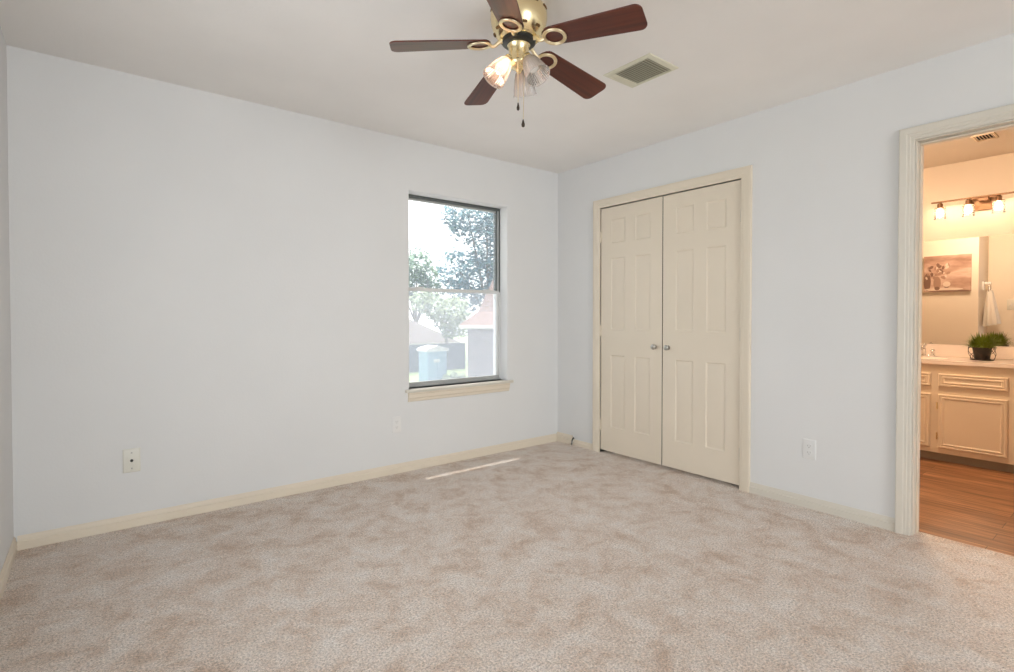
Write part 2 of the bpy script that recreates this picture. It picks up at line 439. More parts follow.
# ------------------------------------------------------------------ baseboards
def base_profile(h=0.068, t=0.013):
    return [(0, 0), (t, 0), (t, h * 0.58), (t * 0.62, h * 0.64), (t * 0.62, h * 0.80), (t * 0.40, h * 0.92), (t * 0.2, h), (0, h)]
def baseboard(name, axis, p, sign, a0, a1, mat, h=0.068, t=0.013):
    prof = base_profile(h, t)
    def P(a, d, z): return (a, p + sign * d, z) if axis == 'y' else (p + sign * d, a, z)
    return struct(MB().loft([[P(a, d, z) for d, z in prof] for a in (a0, a1)]).build(name, mat, smooth=30))
baseboard('baseboard_back', 'y', D, -1, L + 0.013, R - 0.024, M['trim'])['label'] = 'cream baseboard along the window wall'
baseboard('baseboard_left', 'x', L, 1, FRONT_Y, D, M['trim'])['label'] = 'cream baseboard along the left wall'
baseboard('baseboard_right', 'x', R, -1, DY1 + 0.066, CY0 - 0.066, M['trim2'])['label'] = 'cream baseboard between closet and bathroom doorway'
baseboard('baseboard_right.001', 'x', R, -1, CY1 + 0.074, 3.262, M['trim'], 0.052, 0.010)['label'] = 'low strip of baseboard beside the closet'
baseboard('baseboard_right.002', 'x', R, -1, 3.272, D, M['trim'], 0.082, 0.024)['label'] = 'short thicker block of baseboard in the corner'
baseboard('baseboard_right.003', 'x', R, -1, FRONT_Y, DY0 - 0.066, M['trim2'])
baseboard('baseboard_front', 'y', FRONT_Y, 1, L + 0.013, R - 0.013, M['trim'])

# small loose cable end sticking out at the corner block
t = empty('cable_stub', (R - 0.014, 3.262, 0.05))
MB().tube([(0.014, 0, -0.05 + 0.052), (0.006, -0.004, 0.016), (-0.012, -0.012, 0.010), (-0.022, -0.010, -0.012), (-0.020, -0.004, -0.040)], 0.005, 8).build('wire', M['slot'], t)
MB().lathe([(0.0075, 0), (0.0085, 0.004), (0.0085, 0.016), (0.006, 0.020)], 12, Matrix.Translation((-0.022, -0.010, -0.012)) @ Matrix.Rotation(2.6, 4, 'X')).build('connector', M['nickel'], t)
tag(t, 'short dark cable end poking out beside the corner baseboard block', 'cable')

# ------------------------------------------------------------------ casings and jambs
def casing(name, x, sign, y0, y1, z1, prof, mat, zb=0.0):
    loops = [[(x + sign * d, y0 - w, zb), (x + sign * d, y0 - w, z1 + w), (x + sign * d, y1 + w, z1 + w), (x + sign * d, y1 + w, zb)] for w, d in prof]
    mb = MB()
    n = len(loops)
    v = [p for l in loops for p in l]; f = []
    for k in range(n):
        k2 = (k + 1) % n
        for i in range(3): f.append((k * 4 + i, k * 4 + i + 1, k2 * 4 + i + 1, k2 * 4 + i))
    f.append(tuple(k * 4 for k in range(n))); f.append(tuple(k * 4 + 3 for k in range(n)))
    mb.add(v, f)
    return mb.build(name, mat, smooth=28)
CAS = [(0.0, 0.0), (0.0, 0.010), (0.006, 0.013), (0.020, 0.013), (0.024, 0.016), (0.050, 0.018), (0.058, 0.020), (0.068, 0.018), (0.070, 0.012), (0.070, 0.0)]
CAS2 = [(0.0, 0.0), (0.0, 0.010), (0.005, 0.013), (0.016, 0.013), (0.019, 0.017), (0.030, 0.017), (0.034, 0.020), (0.054, 0.023), (0.062, 0.023), (0.066, 0.016), (0.066, 0.0)]
def jamb(name, y0, y1, z1, x0, x1, t, mat):
    mb = MB()
    mb.box(x0, x1, y0, y0 + t, 0, z1 - t); mb.box(x0, x1, y1 - t, y1, 0, z1 - t); mb.box(x0, x1, y0, y1, z1 - t, z1)
    return mb
t1 = struct(casing('trim_1', R, -1, CY0, CY1, CZ, CAS, M['trim']), 'cream wooden casing around the closet doors', 'trim')
jb = MB(); jb.box(R, R + WT, CY0 - 0.018, CY0, 0, CZ + 0.018); jb.box(R, R + WT, CY1, CY1 + 0.018, 0, CZ + 0.018); jb.box(R, R + WT, CY0, CY1, CZ, CZ + 0.018)
jb.build('jamb', M['trim'], t1, smooth=0)
t2 = struct(casing('trim_2', R, -1, DY0, DY1, DZ, CAS2, M['trim2']), 'off-white moulded casing around the bathroom doorway', 'trim')
T = 0.018
jamb('jamb', DY0, DY1, DZ, R + 0.0, R + WT, T * 0.4, None).build('jamb', M['trim2'], t2, bevel=0.002)
mb = MB(); sx0, sx1 = R + 0.045, R + 0.082; j = T * 0.4
mb.box(sx0, sx1, DY0 + j, DY0 + j + 0.006, 0, DZ - j - 0.010); mb.box(sx0, sx1, DY1 - j - 0.006, DY1 - j, 0, DZ - j - 0.010); mb.box(sx0, sx1, DY0 + j, DY1 - j, DZ - j - 0.010, DZ - j)
mb.build('door_stop', M['trim'], t2, bevel=0.002)
casing('bath_casing', XB + 0.004, 1, DY0, DY1, DZ, CAS2, M['trim2']).parent = t2

# ------------------------------------------------------------------ closet doors (six-panel)
DW = (CY1 - CY0 - 0.010) / 2
DOOR_Z0, DOOR_Z1 = 0.024, CZ - 0.006
def six_panel(w, z0, z1, meet, t=0.034):
    """Door slab: local y 0..w, front face at x=0, back at x=t."""
    mb = MB()
    st, pw = 0.107, (w - 0.107 * 2 - 0.098) / 2
    ys = [0, st, st + pw, w - st - pw, w - st, w]
    zs = [z0, 0.225, 0.822, 1.030, 1.617, 1.737, 1.932, z1]
    for i in range(5):
        for k in range(7):
            y0, y1, q0, q1 = ys[i], ys[i + 1], zs[k], zs[k + 1]
            if i in (1, 3) and k in (1, 3, 5):
                def rc(o, x): return [(x, y0 + o, q0 + o), (x, y1 - o, q0 + o), (x, y1 - o, q1 - o), (x, y0 + o, q1 - o)]
                mb.loft([rc(0, 0), rc(0.003, 0.0020), rc(0.009, 0.0058), rc(0.013, 0.0058), rc(0.034, 0.0014), rc(0.038, 0.0008)], False, True)
            else:
                mb.add([(0, y0, q0), (0, y1, q0), (0, y1, q1), (0, y0, q1)], [(0, 1, 2, 3)])
    mb.add([(0, 0, z0), (0, w, z0), (0, w, z1), (0, 0, z1), (t, 0, z0), (t, w, z0), (t, w, z1), (t, 0, z1)],
           [(4, 5, 6, 7)])
    for fc in ((0, 1, 5, 4), (1, 2, 6, 5), (2, 3, 7, 6), (3, 0, 4, 7)):
        mb.cur = 1 if fc == meet else 0
        mb.add([(0, 0, z0), (0, w, z0), (0, w, z1), (0, 0, z1), (t, 0, z0), (t, w, z0), (t, w, z1), (t, 0, z1)], [fc])
    return mb
def knob_mb():
    Mx = Matrix.Rotation(-PI / 2, 4, 'Y')
    return MB().lathe([(0.018, 0), (0.018, 0.003), (0.008, 0.005), (0.0075, 0.010), (0.012, 0.014), (0.0185, 0.018), (0.0205, 0.0235), (0.0185, 0.029), (0.010, 0.0325), (0.001, 0.0335)], 20, Mx)
def hinge_mb():
    mb = MB()
    mb.lathe([(0.001, -0.047), (0.004, -0.045), (0.0055, -0.042), (0.0055, 0.042), (0.004, 0.045), (0.001, 0.047)], 10)
    mb.box(-0.001, 0.010, -0.006, 0.006, -0.042, 0.042)
    return mb
for name, yb, ky, hy, lab, hm in (('door_1', CY0 + 0.002, DW - 0.045, -0.0015, 'closet door leaf with steel hinges, beside the bathroom end', 'nickel'),
                                  ('door_2', CY0 + 0.0085 + DW, 0.063, DW + 0.0015, 'closet door leaf nearest the room corner, painted hinges', 'trim')):
    d = six_panel(DW, DOOR_Z0, DOOR_Z1, (1, 2, 6, 5) if name == 'door_1' else (3, 0, 4, 7)).build(name, [M['door'], M['seam_shade']], smooth=20, loc=(R + 0.006, yb, 0))
    struct(d, lab, 'closet door')
    k = knob_mb().build('knob', M['nickel'], d, loc=(0, ky, 0.908)); k['label'] = 'round satin nickel knob'
    for hz in (0.23, 1.02, 1.80):
        hinge_mb().build('hinge', M[hm], d, loc=(-0.007, hy, hz))

# ------------------------------------------------------------------ window
GY = D + 0.115
w1 = empty('window_1', ((WX0 + WX1) / 2, GY, WZ0))
struct(w1, 'single-hung aluminium window over a cream sill', 'window')
cx, hw = (WX0 + WX1) / 2, (WX1 - WX0) / 2
hz = WZ1 - WZ0
def wbox(name, mat, boxes, bevel=0.001, parent=w1):
    mb = MB()
    for b in boxes: mb.box(*b)
    return mb.build(name, mat, parent, bevel=bevel, seg=1)
RZ = 1.345 - WZ0                # meeting rail
fw_ = 0.024
wbox('head_frame', M['alu_d'], [(-hw, hw, -0.012, 0.05, hz - 0.020, hz)])
wbox('side_frame', M['alu'], [(-hw, -hw + 0.022, -0.012, 0.05, 0.012, hz - 0.020)])
s = wbox('side_frame', M['alu_d'], [(hw - 0.012, hw, -0.012, 0.05, RZ, hz - 0.020), (hw - 0.026, hw - 0.017, 0.004, 0.05, RZ, hz - 0.020)])
wbox('jamb_track', M['alu_l'], [(hw - 0.017, hw - 0.012, -0.006, 0.05, 0.03, hz - 0.020), (hw - 0.012, hw, -0.012, 0.05, 0.012, RZ)])
wbox('sill_track', M['alu'], [(-hw, hw, -0.020, 0.05, 0.0, 0.012)])
lo = wbox('lower_sash', M['alu_l'], [(-hw + 0.016, -hw + 0.036, -0.010, 0.010, 0.014, RZ + 0.012), (hw - 0.038, hw - 0.018, -0.010, 0.010, 0.014, RZ + 0.012),
                                      (-hw + 0.014, hw - 0.014, -0.016, 0.012, RZ - 0.012, RZ + 0.014)])
wbox('bottom_rail', M['alu'], [(-hw + 0.016, hw - 0.016, -0.012, 0.012, 0.012, 0.036)], parent=lo)
wbox('sash_latch', M['alu_l'], [(-hw + 0.10, -hw + 0.17, -0.014, 0.004, RZ + 0.014, RZ + 0.022), (hw - 0.17, hw - 0.10, -0.014, 0.004, RZ + 0.014, RZ + 0.022)], parent=lo)
p1 = wbox('pane', M['pane'], [(-hw + 0.030, hw - 0.030, -0.002, 0.001, 0.030, RZ - 0.006)], 0, lo)
up = wbox('upper_sash', M['alu'], [(-hw + 0.016, hw - 0.016, 0.016, 0.034, RZ - 0.004, RZ + 0.014), (-hw + 0.018, hw - 0.018, 0.016, 0.034, hz - 0.034, hz - 0.018)])
wbox('pane', M['pane'], [(-hw + 0.016, hw - 0.016, 0.024, 0.027, RZ + 0.010, hz - 0.026)], 0, up)
sc_ = MB().add([(-hw + 0.012, 0.048, 0.012), (hw - 0.012, 0.048, 0.012), (hw - 0.012, 0.048, RZ), (-hw + 0.012, 0.048, RZ)], [(0, 1, 2, 3)]).build('insect_screen', M['screen'], w1)
# stool and apron
mb = MB()
stool = [(0.0, 0.0), (0.105, 0.0), (0.105, -0.020), (-0.0, -0.020)]
ov = 0.034
mb.box(1.779 - cx, 2.781 - cx, D - ov - GY, D - GY, -0.022, 0.0)
mb.box(-hw, hw, D - GY, -0.012, -0.022, 0.0)
mb.build('window_sill', M['trim2'], w1, bevel=0.005, seg=2)
mb = MB()
ap = [(0, -0.022), (-0.026, -0.022), (-0.026, -0.030), (-0.021, -0.036), (-0.019, -0.062), (-0.013, -0.070), (-0.011, -0.088), (0, -0.092)]
mb.loft([[(x, D - GY + d, z) for d, z in ap] for x in (1.803 - cx, 2.748 - cx)])
mb.build('apron', M['trim'], w1, smooth=25)

# unseen window made up for fill light: three mullions in the wide opening
w2 = empty('added_window_2', (0.95, FRONT_Y - 0.06, 0.05)); struct(w2)
wbox('frame', M['alu_l'], [(-1.2, 1.2, -0.02, 0.02, 0, 0.04), (-1.2, 1.2, -0.02, 0.02, 2.06, 2.10), (-1.2, -1.16, -0.02, 0.02, 0.04, 2.06), (1.16, 1.2, -0.02, 0.02, 0.04, 2.06), (-0.02, 0.02, -0.02, 0.02, 0.04, 2.06)], parent=w2)
wbox('pane', clear_glass('plain_glass', (1, 1, 1), 0.0), [(-1.16, -0.02, -0.002, 0.002, 0.04, 2.06), (0.02, 1.16, -0.002, 0.002, 0.04, 2.06)], 0, parent=w2)

w3 = empty('added_window_3', (L - 0.06, 1.65, 0.60), (0, 0, PI / 2)); struct(w3)  # unseen left window, made up to even the light on the right wall
wbox('frame', M['alu_l'], [(-0.75, 0.75, -0.02, 0.02, 0, 0.04), (-0.75, 0.75, -0.02, 0.02, 1.42, 1.46), (-0.75, -0.71, -0.02, 0.02, 0.04, 1.42), (0.71, 0.75, -0.02, 0.02, 0.04, 1.42)], parent=w3)
wbox('pane', bpy.data.materials['plain_glass'], [(-0.71, 0.71, -0.002, 0.002, 0.04, 1.42)], 0, parent=w3)

# roof overhang outside the window wall
mb = MB(); mb.box(L - 1.0, XM + 1.0, D + 0.20, D + 0.465, 2.46, 2.50); mb.box(L - 1.0, XM + 1.0, D + 0.460, D + 0.480, 2.39, 2.62)
struct(mb.build('roof_eave', M['soffit'], smooth=0))
struct(BX(L - 1.0, XM + 1.0, FRONT_Y - 1.0, D + 0.480, H + 0.165, H + 0.22).build('roof', M['shingle_p'], smooth=0))

# ------------------------------------------------------------------ wall plates
def plate_mb(w, h, t=0.006):
    mb = MB()
    def rc(o, x): return [(x, -w / 2 + o, -h / 2 + o), (x, w / 2 - o, -h / 2 + o), (x, w / 2 - o, h / 2 - o), (x, -w / 2 + o, h / 2 - o)]
    mb.loft([rc(0, 0), rc(0, -t * 0.45), rc(0.003, -t * 0.85), rc(0.006, -t)])
    return mb
Mx90 = Matrix.Rotation(-PI / 2, 4, 'Y')
def duplex(name, loc, rz, pm, sm, label, group):
    """Faces local -x."""
    e = empty(name, loc, (0, 0, rz))
    plate_mb(0.072, 0.117).build('cover_plate', pm, e, smooth=30)
    for dz in (-0.0195, 0.0195):
        f = MB()
        loop = [(0.0165 * math.copysign(abs(math.cos(a)) ** 0.6, math.cos(a)), 0.0140 * math.copysign(abs(math.sin(a)) ** 0.8, math.sin(a))) for a in [2 * PI * k / 20 for k in range(20)]]
        f.loft([[(x, y, z + dz) for y, z in loop] for x in (-0.005, -0.0082)])
        r = f.build('receptacle', pm, e, smooth=30)
        q = MB()
        q.box(-0.0088, -0.008, -0.0078, -0.0058, dz - 0.0015, dz + 0.0065); q.box(-0.0088, -0.008, 0.0058, 0.0078, dz - 0.0015, dz + 0.0065)
        q.lathe([(0.0026, 0), (0.0026, 0.0008)], 10, Matrix.Translation((-0.008, 0, dz - 0.008)) @ Mx90)
        q.build('slots', sm, r)
    MB().lathe([(0.0035, 0), (0.0035, 0.0008), (0.002, 0.0014)], 12, Matrix.Translation((-0.006, 0, 0)) @ Mx90).build('screw', M['nickel'] if sm is M['slot'] else pm, e)
    return tag(e, label, 'power outlet')
duplex('power_outlet', (R, 1.317, 0.351), 0, M['plate_w'], M['grey_slot'], 'white power outlet on the wall between closet and bathroom doorway', None)
duplex('power_outlet', (1.711, D, 0.355), PI / 2, M['plate_p'], M['grey_slot'], 'wall-coloured painted power outlet below the left end of the window sill', None)
t = empty('cable_outlet', (0.148, D, 0.361), (0, 0, PI / 2))
plate_mb(0.078, 0.128, 0.007).build('cover_plate', M['plate_i'], t, smooth=30)
MB().lathe([(0.0075, 0), (0.0075, 0.004), (0.005, 0.0045), (0.005, 0.009), (0.001, 0.009)], 16, Matrix.Translation((-0.006, 0, 0.0)) @ Mx90).build('jack', M['slot'], t)
for dz in (-0.042, 0.042):
    MB().lathe([(0.0042, 0), (0.0042, 0.0008), (0.0025, 0.0016)], 12, Matrix.Translation((-0.0068, 0, dz)) @ Mx90).build('screw', M['nickel'], t)
tag(t, 'ivory cable wall plate with one dark jack, low on the window wall', 'cable outlet')

# ------------------------------------------------------------------ ceiling air vent
t = empty('air_vent', (2.287, 1.758, H))
vx, vy = 0.124, 0.152
mb = MB()
def rc(o, z, k=1.3): return [(-vx + o, -vy + o * k, z), (vx - o, -vy + o * k, z), (vx - o, vy - o * k, z), (-vx + o, vy - o * k, z)]
mb.loft([rc(0, 0), rc(0.002, -0.004), rc(0.018, -0.010), rc(0.022, -0.010), rc(0.024, -0.002)], False, False)
mb.build('frame', M['vent'], t, smooth=25)
MB().add(rc(0.022, -0.0015), [(0, 1, 2, 3)]).build('duct_opening', M['vent_in'], t)
ix, iy = vx - 0.023, vy - 0.030
for k in range(11):
    x = -ix + 0.010 + k * (2 * ix - 0.020) / 10
    MB().box(-0.0062, 0.0062, -iy + 0.052, iy - 0.030, -0.0008, 0.0008, Matrix.Translation((x, 0, -0.0075)) @ Matrix.Rotation(-0.45, 4, 'Y')).build('louver', M['vent'], t)
for y in (-iy + 0.010, -iy + 0.026, -iy + 0.042, iy - 0.006, iy - 0.020):
    MB().box(-ix, ix, -0.0065, 0.0065, -0.0008, 0.0008, Matrix.Translation((0, y, -0.0075)) @ Matrix.Rotation(0.55 if y < 0 else -0.55, 4, 'X')).build('louver', M['vent'], t)
tag(t, 'cream metal air vent grille on the ceiling near the fan', 'air vent')

# ------------------------------------------------------------------ ceiling fan
FX, FY, BZ = 1.398, 1.695, 2.282
fan = empty('ceiling_fan', (FX, FY, H))
tag(fan, 'five-blade brass ceiling fan with mahogany blades and three glass shades', 'ceiling fan')
def zz(z): return z - H
MB().lathe([(0.095, 0), (0.098, zz(2.425)), (0.108, zz(2.418)), (0.117, zz(2.400)), (0.118, zz(2.375)), (0.113, zz(2.345)), (0.102, zz(2.318)), (0.088, zz(2.298)), (0.080, zz(2.290)), (0.02, zz(2.290))], 48).build('motor_housing', M['brass'], fan, smooth=50)
for k in range(10):
    a = 2 * PI * k / 10 + 0.2
    mb = MB(); loops = []
    for q in range(7):
        aa = a + (q - 3) * 0.05
        loops.append([(r * math.cos(aa), r * math.sin(aa), z) for r, z in ((0.112, zz(2.401)), (0.1187, zz(2.401)), (0.1187, zz(2.407)), (0.112, zz(2.407)))])
    mb.loft(loops).build('vent_slot', M['slot_brown'], fan)
    MB().box(-0.004, 0.004, -0.009, 0.009, -0.005, 0.005, Matrix.Rotation(a + 0.3, 4, 'Z') @ Matrix.Translation((0.1005, 0, zz(2.316))) @ Matrix.Rotation(0.6, 4, 'Y')).build('lower_slot', M['slot_brown'], fan)
MB().lathe([(0.066, zz(2.292)), (0.070, zz(2.288)), (0.070, zz(2.276)), (0.064, zz(2.271)), (0.02, zz(2.271))], 40).build('flywheel', M['black'], fan, smooth=40)
MB().lathe([(0.046, zz(2.274)), (0.048, zz(2.266)), (0.043, zz(2.260)), (0.040, zz(2.228)), (0.040, zz(2.210)), (0.046, zz(2.200)), (0.044, zz(2.188)), (0.030, zz(2.174)), (0.016, zz(2.168)), (0.012, zz(2.160)), (0.007, zz(2.152)), (0.001, zz(2.150))], 36).build('light_kit_hub', M['brass'], fan, smooth=50)

def blade_outline():
    pts = []
    r0, r1, w0, w1 = 0.118, 0.533, 0.050, 0.0645
    for k in range(9):                                         # rounded root
        a = PI / 2 + PI * k / 8
        pts.append((r0 + 0.034 + 0.034 * math.cos(a), w0 * math.sin(a)))
    c = 0.030
    for sgn in (-1, 1):
        seq = []
        for k in range(7):
            a = PI / 2 * k / 6
            seq.append((r1 - c + c * math.sin(a) - 0.004, sgn * (w1 - c + c * math.cos(a))))
        pts += seq if sgn == -1 else seq[::-1]
    return pts
def blade_mb():
    o = blade_outline(); th = 0.0055
    return MB().loft([[(x, y, z) for x, y in o] for z in (-th, 0)])
PITCHB = math.radians(-12)
def bracket_mb():
    mb = MB()
    rx, ry = 0.047, 0.042
    for (ax, ay, r) in ((rx, ry, 0.0046), (rx - 0.0075, ry - 0.0075, 0.0036)):
        mb.tube([(0.165 + ax * math.cos(2 * PI * k / 28), ay * math.sin(2 * PI * k / 28), -0.010) for k in range(28)], r, 8, closed=True)
    mb.tube([(0.122, 0, -0.010), (0.112, 0, -0.014), (0.100, 0, -0.012), (0.090, 0, -0.004), (0.080, 0, 0.004), (0.062, 0, 0.006)], [0.007, 0.0075, 0.007, 0.0075, 0.0085, 0.009], 10)
    return mb
B0 = None
for k in range(5):
    az = math.radians(-68.0 + 72 * k)
    if k == 0:
        b = blade_mb().build('blade', M['blade'], fan, bevel=0.0015, seg=2, smooth=40)
        br = bracket_mb().build('blade_bracket', M['brass_pale'], fan, smooth=60)
        B0 = (b, br)
    else:
        b, br = B0[0].copy(), B0[1].copy()
        for o in (b, br): COL.objects.link(o)
    rot = (Matrix.Rotation(math.radians(-2.0), 4, Vector((math.cos(YAW), -math.sin(YAW), 0))) @ Matrix.Rotation(az, 4, 'Z') @ Matrix.Rotation(math.radians(5.2), 4, 'Y') @ Matrix.Rotation(PITCHB, 4, 'X')).to_euler()
    for o in (b, br):
        o.parent = fan; o.location = (0, 0, zz(BZ)); o.rotation_euler = rot

def shade_mb():
    """Bell glass along -z from the neck at the origin, ribbed."""
    prof = [(0.017, 0.0), (0.020, -0.010), (0.030, -0.026), (0.038, -0.050), (0.044, -0.080), (0.0475, -0.104), (0.050, -0.114)]
    n = 72
    loops = []
    for r, z in prof:
        loops.append([((r + (0.0006 if i % 2 else -0.0006)) * math.cos(2 * PI * i / n), (r + (0.0006 if i % 2 else -0.0006)) * math.sin(2 * PI * i / n), z) for i in range(n)])
    return MB().loft(loops, False, False)
def bulb_mb():
    return MB().lathe([(0.010, 0.0), (0.012, -0.012), (0.018, -0.030), (0.0245, -0.048), (0.0255, -0.058), (0.021, -0.072), (0.011, -0.080), (0.001, -0.082)], 20)
S0 = None
for name, az, tilt, lit in (('lit', 167, 36, True), ('facing', -84, 33, False), ('rear', 34, 26, False)):
    a = math.radians(az)
    dirv = Vector((math.cos(a), math.sin(a), 0))
    neck = Vector((0, 0, zz(2.205))) + dirv * 0.046
    ax = dirv * math.sin(math.radians(tilt)) + Vector((0, 0, -math.cos(math.radians(tilt))))
    q = (-ax).to_track_quat('Z', 'Y').to_euler()
    MB().tube([dirv * 0.030 + Vector((0, 0, zz(2.215))), dirv * 0.042 + Vector((0, 0, zz(2.213))), neck + ax * -0.004, neck + ax * 0.004], [0.008, 0.008, 0.012, 0.019], 14).build('shade_arm', M['brass'], fan, smooth=60)
    gs = shade_mb().build('glass_shade', M['shade_lit' if lit else 'shade'], fan, smooth=0, loc=neck + ax * 0.002, rot=q)
    rim = MB().lathe([(0.0485, -0.1115), (0.0515, -0.1135), (0.0515, -0.1155), (0.0485, -0.1165)], 48, cap0=False, cap1=False)
    rim.build('shade_rim', M['shade'], gs, smooth=60)
    bb = bulb_mb().build('bulb', M['bulb_on'] if lit else M['bulb_off'], gs, smooth=60)
    MB().lathe([(0.0185, 0.006), (0.0195, 0.0), (0.019, -0.012), (0.014, -0.014)], 20, cap1=False).build('shade_holder', M['brass'], gs, smooth=50)
    if lit:
        bb['label'] = 'lit bulb'
for (dx, dy, zend, endr) in ((-0.012, -0.012, 1.993, 0.0065), (0.010, -0.006, 1.935, 0.0075)):
    c = MB()
    c.tube([(dx * 2.4, dy * 2.4, zz(2.185)), (dx * 2.0, dy * 2.0, zz(2.16)), (dx * 1.6, dy * 1.6, zz(zend + 0.02))], 0.0013, 6)
    ch = c.build('pull_chain', M['brass_pale'], fan)
    MB().lathe([(0.0015, 0.022), (0.003, 0.018), (endr * 0.6, 0.012), (endr, 0.0), (endr * 0.8, -0.008), (0.001, -0.011)], 12, Matrix.Translation((dx * 1.6, dy * 1.6, zz(zend + 0.006)))).build('pull_knob', M['wire'], ch, smooth=60)

# ================================================================== BATHROOM
VF = 5.195                         # cabinet face
def raised_front(w, h, t=0.018):
    """Panel facing -x: local y 0..w, z 0..h, back at x=0."""
    def rc(o, x): return [(x, o, o), (x, w - o, o), (x, w - o, h - o), (x, o, h - o)]
    return MB().loft([rc(0, 0), rc(0, -t + 0.004), rc(0.004, -t), rc(0.012, -t), rc(0.016, -t + 0.004), rc(0.020, -t + 0.004), rc(0.024, -t), rc(0.032, -t), rc(0.038, -t + 0.006), rc(0.044, -t + 0.006)])
van = empty('vanity_cabinet', (VF, 0, 0))
tag(van, 'tan painted bathroom vanity cabinet with routed doors and drawer fronts', 'vanity cabinet')
vb = XM - VF - 0.004
mb = MB(); mb.box(0, 0.02, BY0 + 0.002, BY1 - 0.002, 0.068, 0.765); mb.box(0.02, vb, BY0 + 0.002, BY1 - 0.002, 0.068, 0.086)
mb.box(0.02, vb, BY0 + 0.002, BY0 + 0.02, 0.086, 0.765); mb.box(0.02, vb, BY1 - 0.02, BY1 - 0.002, 0.086, 0.765)
mb.build('body', M['cabinet'], van)
BX(0.062, 0.08, BY0 + 0.002, BY1 - 0.002, -0.004, 0.068).build('toe_kick', M['toe'], van)
for y0 in (0.275, 0.722, 1.169, 1.616):
    dd = raised_front(0.396, 0.420).build('cabinet_door', M['cabinet'], van, smooth=20, loc=(0, y0, 0.111))
    for hz_ in (0.09, 0.33):
        MB().lathe([(0.0055, -0.028), (0.0055, 0.028)], 8, Matrix.Translation((-0.008, 0.405, hz_))).build('cabinet_hinge', M['brass'], dd)
    raised_front(0.398, 0.098).build('drawer_front', M['cabinet'], van, smooth=20, loc=(0, y0 - 0.001, 0.594))

# countertop with integral bowl and splash
SYC, SXC = 1.33, 5.42
mb = MB()
n = 32
c0, c1 = BY0 + 0.002, BY1 - 0.002
xs0, xs1 = VF - 0.028, XM - 0.002
def el(rx, ry, z): return [(SXC + rx * math.cos(2 * PI * i / n), SYC + ry * math.sin(2 * PI * i / n), z) for i in range(n)]
def sq(i):                                                   # matching point on a rectangle around the bowl
    a = 2 * PI * i / n; c_, s_ = math.cos(a), math.sin(a)
    m_ = max(abs(c_) / 0.20, abs(s_) / 0.28)
    return (SXC + c_ / m_, SYC + s_ / m_, 0.795)
mb.loft([[sq(i) for i in range(n)], el(0.17, 0.22, 0.795), el(0.160, 0.21, 0.788), el(0.13, 0.17, 0.72), el(0.06, 0.08, 0.68)], False, True)
bx0, bx1, by0, by1 = SXC - 0.20, SXC + 0.20, SYC - 0.28, SYC + 0.28
def quad(x0, x1, y0, y1): mb.add([(x0, y0, 0.795), (x1, y0, 0.795), (x1, y1, 0.795), (x0, y1, 0.795)], [(0, 1, 2, 3)])
quad(xs0, xs1, c0, by0); quad(xs0, xs1, by1, c1); quad(xs0, bx0, by0, by1); quad(bx1, xs1, by0, by1)
mb.add([(xs0, c0, 0.767), (xs0, c1, 0.767), (xs0, c1, 0.795), (xs0, c0, 0.795)], [(0, 1, 2, 3)])
mb.add([(xs0, c0, 0.767), (xs0, c1, 0.767), (xs1, c1, 0.767), (xs1, c0, 0.767)], [(0, 1, 2, 3)])
top = mb.build('countertop', M['counter'], smooth=30)
BX(XM - 0.020, XM - 0.002, BY0 + 0.002, BY1 - 0.002, 0.795, 0.897).build('backsplash', M['counter'], top, bevel=0.004)
tag(top, 'pale pinkish marble countertop with backsplash on the bathroom vanity', 'countertop')

# faucet
fa = empty('faucet', (5.635, 1.315, 0.7955))
tag(fa, 'small chrome faucet at the left end of the visible counter', 'faucet')
MB().loft([[(0.022 * math.cos(a), (0.075 + 0.0) * math.sin(a), z) for a in [2 * PI * k / 28 for k in range(28)]] for z in (0, 0.012)]).build('base_plate', M['chrome'], fa, bevel=0.003)
MB().tube([(0, 0, 0.010), (0, 0, 0.05), (-0.015, 0, 0.078), (-0.05, 0, 0.082), (-0.09, 0, 0.070), (-0.108, 0, 0.055)], [0.014, 0.013, 0.012, 0.011, 0.010, 0.010], 14).build('spout', M['chrome'], fa, smooth=60)
for sgn in (-1, 1):
    h = MB().lathe([(0.014, 0.010), (0.012, 0.024), (0.008, 0.032), (0.016, 0.040), (0.019, 0.052), (0.015, 0.062), (0.001, 0.065)], 16, Matrix.Translation((0, sgn * 0.055, 0))).build('handle', M['chrome'], fa, smooth=60)
MB().lathe([(0.004, 0.085), (0.004, 0.10), (0.013, 0.108), (0.015, 0.118), (0.010, 0.128), (0.001, 0.130)], 16, Matrix.Translation((0.004, 0, -0.018))).build('lift_knob', M['chrome'], fa, smooth=60)

# potted plant
pp = empty('potted_plant', (5.483, 0.915, 0.795))
tag(pp, 'bushy green potted plant in dark wire stand on the counter', 'potted plant')
MB().lathe([(0.040, 0.004), (0.046, 0.010), (0.058, 0.088), (0.061, 0.100), (0.056, 0.101), (0.054, 0.092), (0.002, 0.090)], 28).build('pot', M['pot'], pp, smooth=50)
mb = MB()
for z, r in ((0.0025, 0.070), (0.100, 0.082)):
    mb.tube([(r * math.cos(2 * PI * k / 32), r * math.sin(2 * PI * k / 32), z) for k in range(32)], 0.0024, 6, closed=True)
for k in range(10):
    a = 2 * PI * k / 10
    pts = []
    for q in range(9):
        u = q / 8
        aa = a + 0.30 * math.sin(PI * u * 2) * (1 if k % 2 else -1)
        r = 0.070 + 0.012 * u + 0.006 * math.sin(PI * u)
        pts.append((r * math.cos(aa), r * math.sin(aa), 0.0025 + 0.0975 * u))
    mb.tube(pts, 0.002, 6)
for k in range(2): mb.tube([(-0.07 if k == 0 else 0, -0.07 if k else 0, 0.0025), (0.07 if k == 0 else 0, 0.07 if k else 0, 0.0025)], 0.002, 6)
mb.build('wire_stand', M['wire'], pp)
mb = MB()
rnd = random.Random(3)
